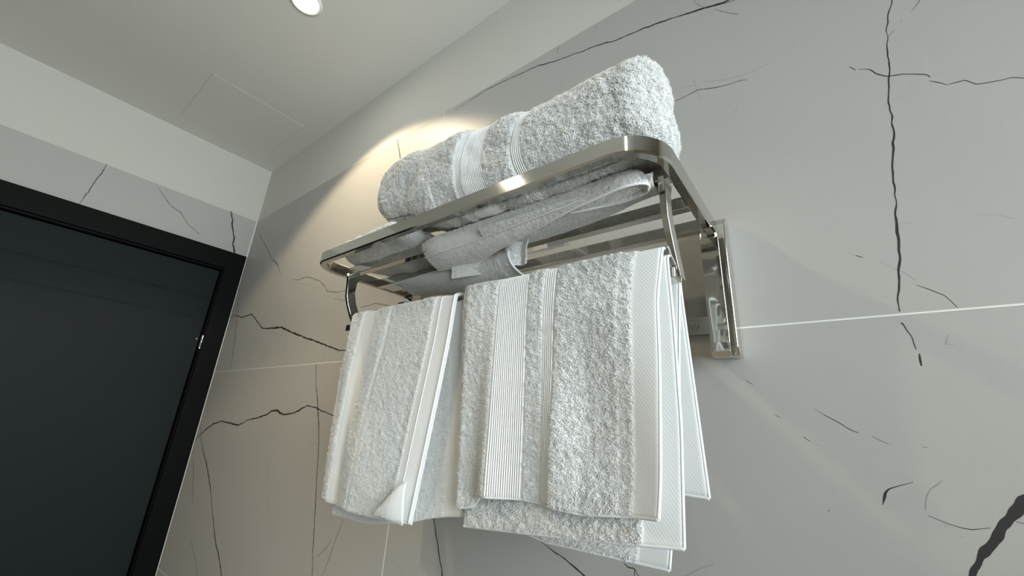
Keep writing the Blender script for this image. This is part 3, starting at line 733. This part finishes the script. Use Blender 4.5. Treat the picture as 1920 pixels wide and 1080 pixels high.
sheet(mb, W1, flip=True, th=0.003, zones=((0, .85, 'half'),), tuft=(1, 0.6), tl=0.0013, tw=0.0008, seed=91, ampl=0.0008)
tB = mb.build('face_towel', [M['terry'], M['pile']], smooth=True)
tag(tB, 'thin crumpled white towel squeezed under the thick folded one, its hem drooping through the bars', 'towel', GT)
for pts, r in (([r_[-1] for r_ in B1], 0.0015), ([(p[2][0], p[2][1]-.001, p[2][2]-.0022) for p in B1[:9]], 0.0011), ([r_[-1] for r_ in V1], 0.0014), ([r_[-1] for r_ in B3], 0.0011)):
    mb = MB(); P = catmull(np.array(pts), np.linspace(0, len(pts)-1, 120)); tube(mb, P, r); mb.build('hem', M['weave'], tB, smooth=True)

# --- towels hung over the lower rail
GH = 'towels hung over the lower rail'
def hang(xl_f, xr_f, zb_f, zb_b, yf, yb_, zt, xl_b, xr_b, n=9):
    """ctrl[u][v]: front bottom -> over the rail -> back bottom. *_f: functions of height / of u"""
    C = []
    for u in np.linspace(0, 1, n):
        row = []
        zf, zk = zb_f(u), zb_b(u)
        def X(fl, fr, z): return fl(z)+(fr(z)-fl(z))*u
        for t in (0, .12, .25, .4, .55, .7, .85):
            z = zf+(zt-0.022-zf)*t
            row.append((X(xl_f, xr_f, z), yf(u, z), z))
        ym = (yf(u, .15)+yb_)/2; hw = (yb_-yf(u, .15))/2
        for a in (0, .6, 1.2, math.pi/2, 1.95, 2.55, math.pi):
            z = zt-0.013+0.013*math.sin(a)**.8 if 0 < a < math.pi else zt-0.013
            m_ = (1-math.cos(a))/2
            row.append((X(xl_f, xr_f, z)*(1-m_)+X(xl_b, xr_b, z)*m_, ym-hw*math.cos(a), z))
        for t in (.15, .35, .55, .78, 1):
            z = zt-0.013+(zk-zt+0.013)*t
            row.append((X(xl_b, xr_b, z), yb_+0.006*t, z))
        C.append(row)
    return C
ip = lambda k, v: (lambda z: float(np.interp(z, k, v)))

# small towel on the left
zL = [(0, .13, 'pile'), (.28, .415, 'pile'), (.455, .83, 'pile')]
CL = hang(ip([-.113, -.016, .07, .15], [-.600, -.613, -.618, -.612]), ip([-.11, -.036, .057, .09, .155], [-.404, -.394, -.382, -.378, -.372]),
          lambda u: -.111-.002*math.sin(u*3), lambda u: -.100,
          lambda u, z: .3535 - (.012*max(0, min(1, (.10-z)/.2)))*(0.35+0.65*math.sin(u*math.pi)) + float(np.interp(u, [0, .12, .2, .3, .45, .8, .87, 1], [.003, -.003, .002, -.001, -.005, .001, -.001, .001]))*min(1, max(0, (.13-z)/.12)), .404, .1635,
          ip([-.15, .15], [-.605, -.612]), ip([-.15, .15], [-.392, -.385]), n=21)
mb = MB()
sheet(mb, CL, th=0.0045, zones=zL, tuft=(1, 0), seed=101)
CL2 = hang(ip([-.13, .05, .15], [-.586, -.600, -.604]), ip([-.10, .0, .15], [-.3375, -.3440, -.3600]),
           lambda u: float(np.interp(u, [0, .3, .65, .8, 1], [-.131, -.130, -.116, -.104, -.0965])), lambda u: -.09, lambda u, z: .3610 + .007*max(0, min(1, (.13-z)/.05))*max(0, min(1, (u-.5)/.3)) + .0015*math.sin(u*9), .399, .1575,
           ip([-.15, .15], [-.600, -.604]), ip([-.15, .15], [-.385, -.380]))
sheet(mb, CL2, th=0.003, zones=((0, .85, 'half'),), tuft=(1, 0.6), tl=0.0013, tw=0.0008, seed=111, ampl=0.0008)
tL = mb.build('hand_towel', [M['terry'], M['pile']], smooth=True)
tag(tL, 'smaller white towel with a turned-up bottom corner, hanging left on the lower rail', 'towel', GH)
FLAPF = False
mb = MB()                                      # turned-up corner
flap = [[(-.4085, .3385, -.066), (-.4075, .3370, -.080), (-.4060, .3370, -.095), (-.4055, .3385, -.112)],
        [(-.4200, .3350, -.074), (-.4220, .3330, -.086), (-.4240, .3325, -.098), (-.4260, .3340, -.1105)],
        [(-.4400, .3350, -.094), (-.4420, .3330, -.099), (-.4440, .3330, -.104), (-.4460, .3350, -.109)],
        [(-.4560, .3385, -.1055), (-.4565, .3370, -.107), (-.4570, .3370, -.1085), (-.4575, .3385, -.110)]]
sheet(mb, flap, flip=FLAPF, th=0.0035, zones=((.35, 1, 'low'),), tuft=(.7, 0), seed=121, tl=.002)
mb.build('turned_corner', [M['terry'], M['pile']], tL, smooth=True)
for k in (0.885, 0.985):
    mb = MB(); P = []
    for v in np.linspace(0, 16, 160):
        rows = catmull(np.swapaxes(np.array(CL), 0, 1)[:, :, :], np.array([v]))[0]
        P.append(catmull(rows, np.array([k*20]))[0])
    P = np.array(P); T = np.gradient(P, axis=0); T /= np.linalg.norm(T, axis=1)[:, None]
    Nn = np.cross((1, 0, 0), T); P = P - Nn*0.002*(-1 if Nn[5, 1] > 0 else 1)*-1 if False else P + np.where((Nn[5, 1] < 0), 1, -1)*Nn*0.0021
    tube(mb, P, 0.0006 if k < .95 else 0.0013); mb.build('hem', M['weave'], tL, smooth=True)

# large towel on the right, folded double
zR = [(0, .15, 'pile'), (.15, .235, 'half'), (.24, .41, 'rib'), (.42, .495, 'pile'), (.50, .555, 'rib'), (.565, .84, 'pile'), (.84, .90, 'half')]
def yR(u, z):
    k = max(0, min(1, (.14-z)/.2))
    w = float(np.interp(u, [0, .05, .14, .24, .36, .5, .58, .7, .8, .88, 1], [.012, .001, .004, -.010, -.002, .004, -.004, .004, .003, .001, -.007]))
    s_ = .35*math.sin(z*26+u*9)*(u > .45)*.012
    return .3525 + k*(w + s_*math.sin((u-.45)*5.7)) + (0 if u > .05 else .004*(1-u/.05))
CR = hang(ip([-.09, .056, .15], [-.3475, -.3555, -.360]), ip([-.06, -.03, .05, .115, .155], [-.1215, -.1185, -.1155, -.1145, -.1085]),
          lambda u: float(np.interp(u, [0, .12, .2, .4, .7, 1], [-.087, -.082, -.069, -.0655, -.068, -.0605])), lambda u: -.05+.004*(1-u), yR, .417, .170,
          ip([-.1, .15], [-.36, -.36]), ip([-.05, .15], [-.1030, -.1120]), n=41)
mb = MB()
sheet(mb, CR, th=0.005, zones=zR, tuft=(1, 0.15), seed=201)
CR2 = hang(ip([-.1, .15], [-.334, -.345]), ip([-.08, .007, .096, .147], [-.1085, -.1045, -.1045, -.1060]),
           lambda u: float(np.interp(u, [0, .4, .75, 1], [-.1025, -.094, -.086, -.0795])), lambda u: float(np.interp(u, [0, .35, 1], [-.100, -.111, -.1085])),
           lambda u, z: .3605, .402, .1635, ip([-.11, .15], [-.335, -.335]), ip([-.11, 0, .15], [-.1365, -.120, -.1080]))
sheet(mb, CR2, th=0.0042, zones=((.03, .86, 'pile'),), tuft=(.6, 0.15), tl=0.0025, seed=211)
tR = mb.build('bath_towel', [M['terry'], M['pile']], smooth=True)
tag(tR, 'large white towel with broad ribbed stripes, hanging right on the lower rail', 'towel', GH)
for Cx, r in ((CR, .0014), (CR2, .0013)):
    A = np.array(Cx)[-1]; P = catmull(A, np.linspace(0, len(A)-1, 200)); mb = MB()
    # twisted hem rope
    tube(mb, P, r, n=10)
    T = np.gradient(P, axis=0); T /= np.linalg.norm(T, axis=1)[:, None]
    s = np.concatenate([[0], np.cumsum(np.linalg.norm(np.diff(P, axis=0), axis=1))])
    for ph0 in np.linspace(0, 2*math.pi, 3, endpoint=False):
        tt = np.linspace(0, s[-1], 1400); Q = np.stack([np.interp(tt, s, P[:, k]) for k in range(3)], 1)
        TT = np.stack([np.interp(tt, s, T[:, k]) for k in range(3)], 1)
        U = np.array([1., 0, 0]); W_ = np.cross(TT, U); W_ /= np.linalg.norm(W_, axis=1)[:, None]
        an = tt/0.0065*2*math.pi+ph0
        tube(mb, Q+(r*0.6)*(np.cos(an)[:, None]*U+np.sin(an)[:, None]*W_), r*0.5, n=6)
    mb.build('hem', M['weave'], tR, smooth=True)

for Cx, tw_, r in ((CL, tL, .0014), (CR, tR, .0016), (CR2, tR, .0015)):      # turned bottom edges
    for row in (0, -1):
        mb = MB(); P = catmull(np.array([c_[row] for c_ in Cx]), np.linspace(0, len(Cx)-1, 200)); tube(mb, P, r)
        mb.build('hem', M['weave'], tw_, smooth=True)

# ------------------------------------------------------------------ put the floor at height zero
for o in list(scene.objects):
    if o.parent is None and o.type in ('MESH', 'EMPTY'):
        o.location.z += EYE
    if '_o' in o: del o['_o']
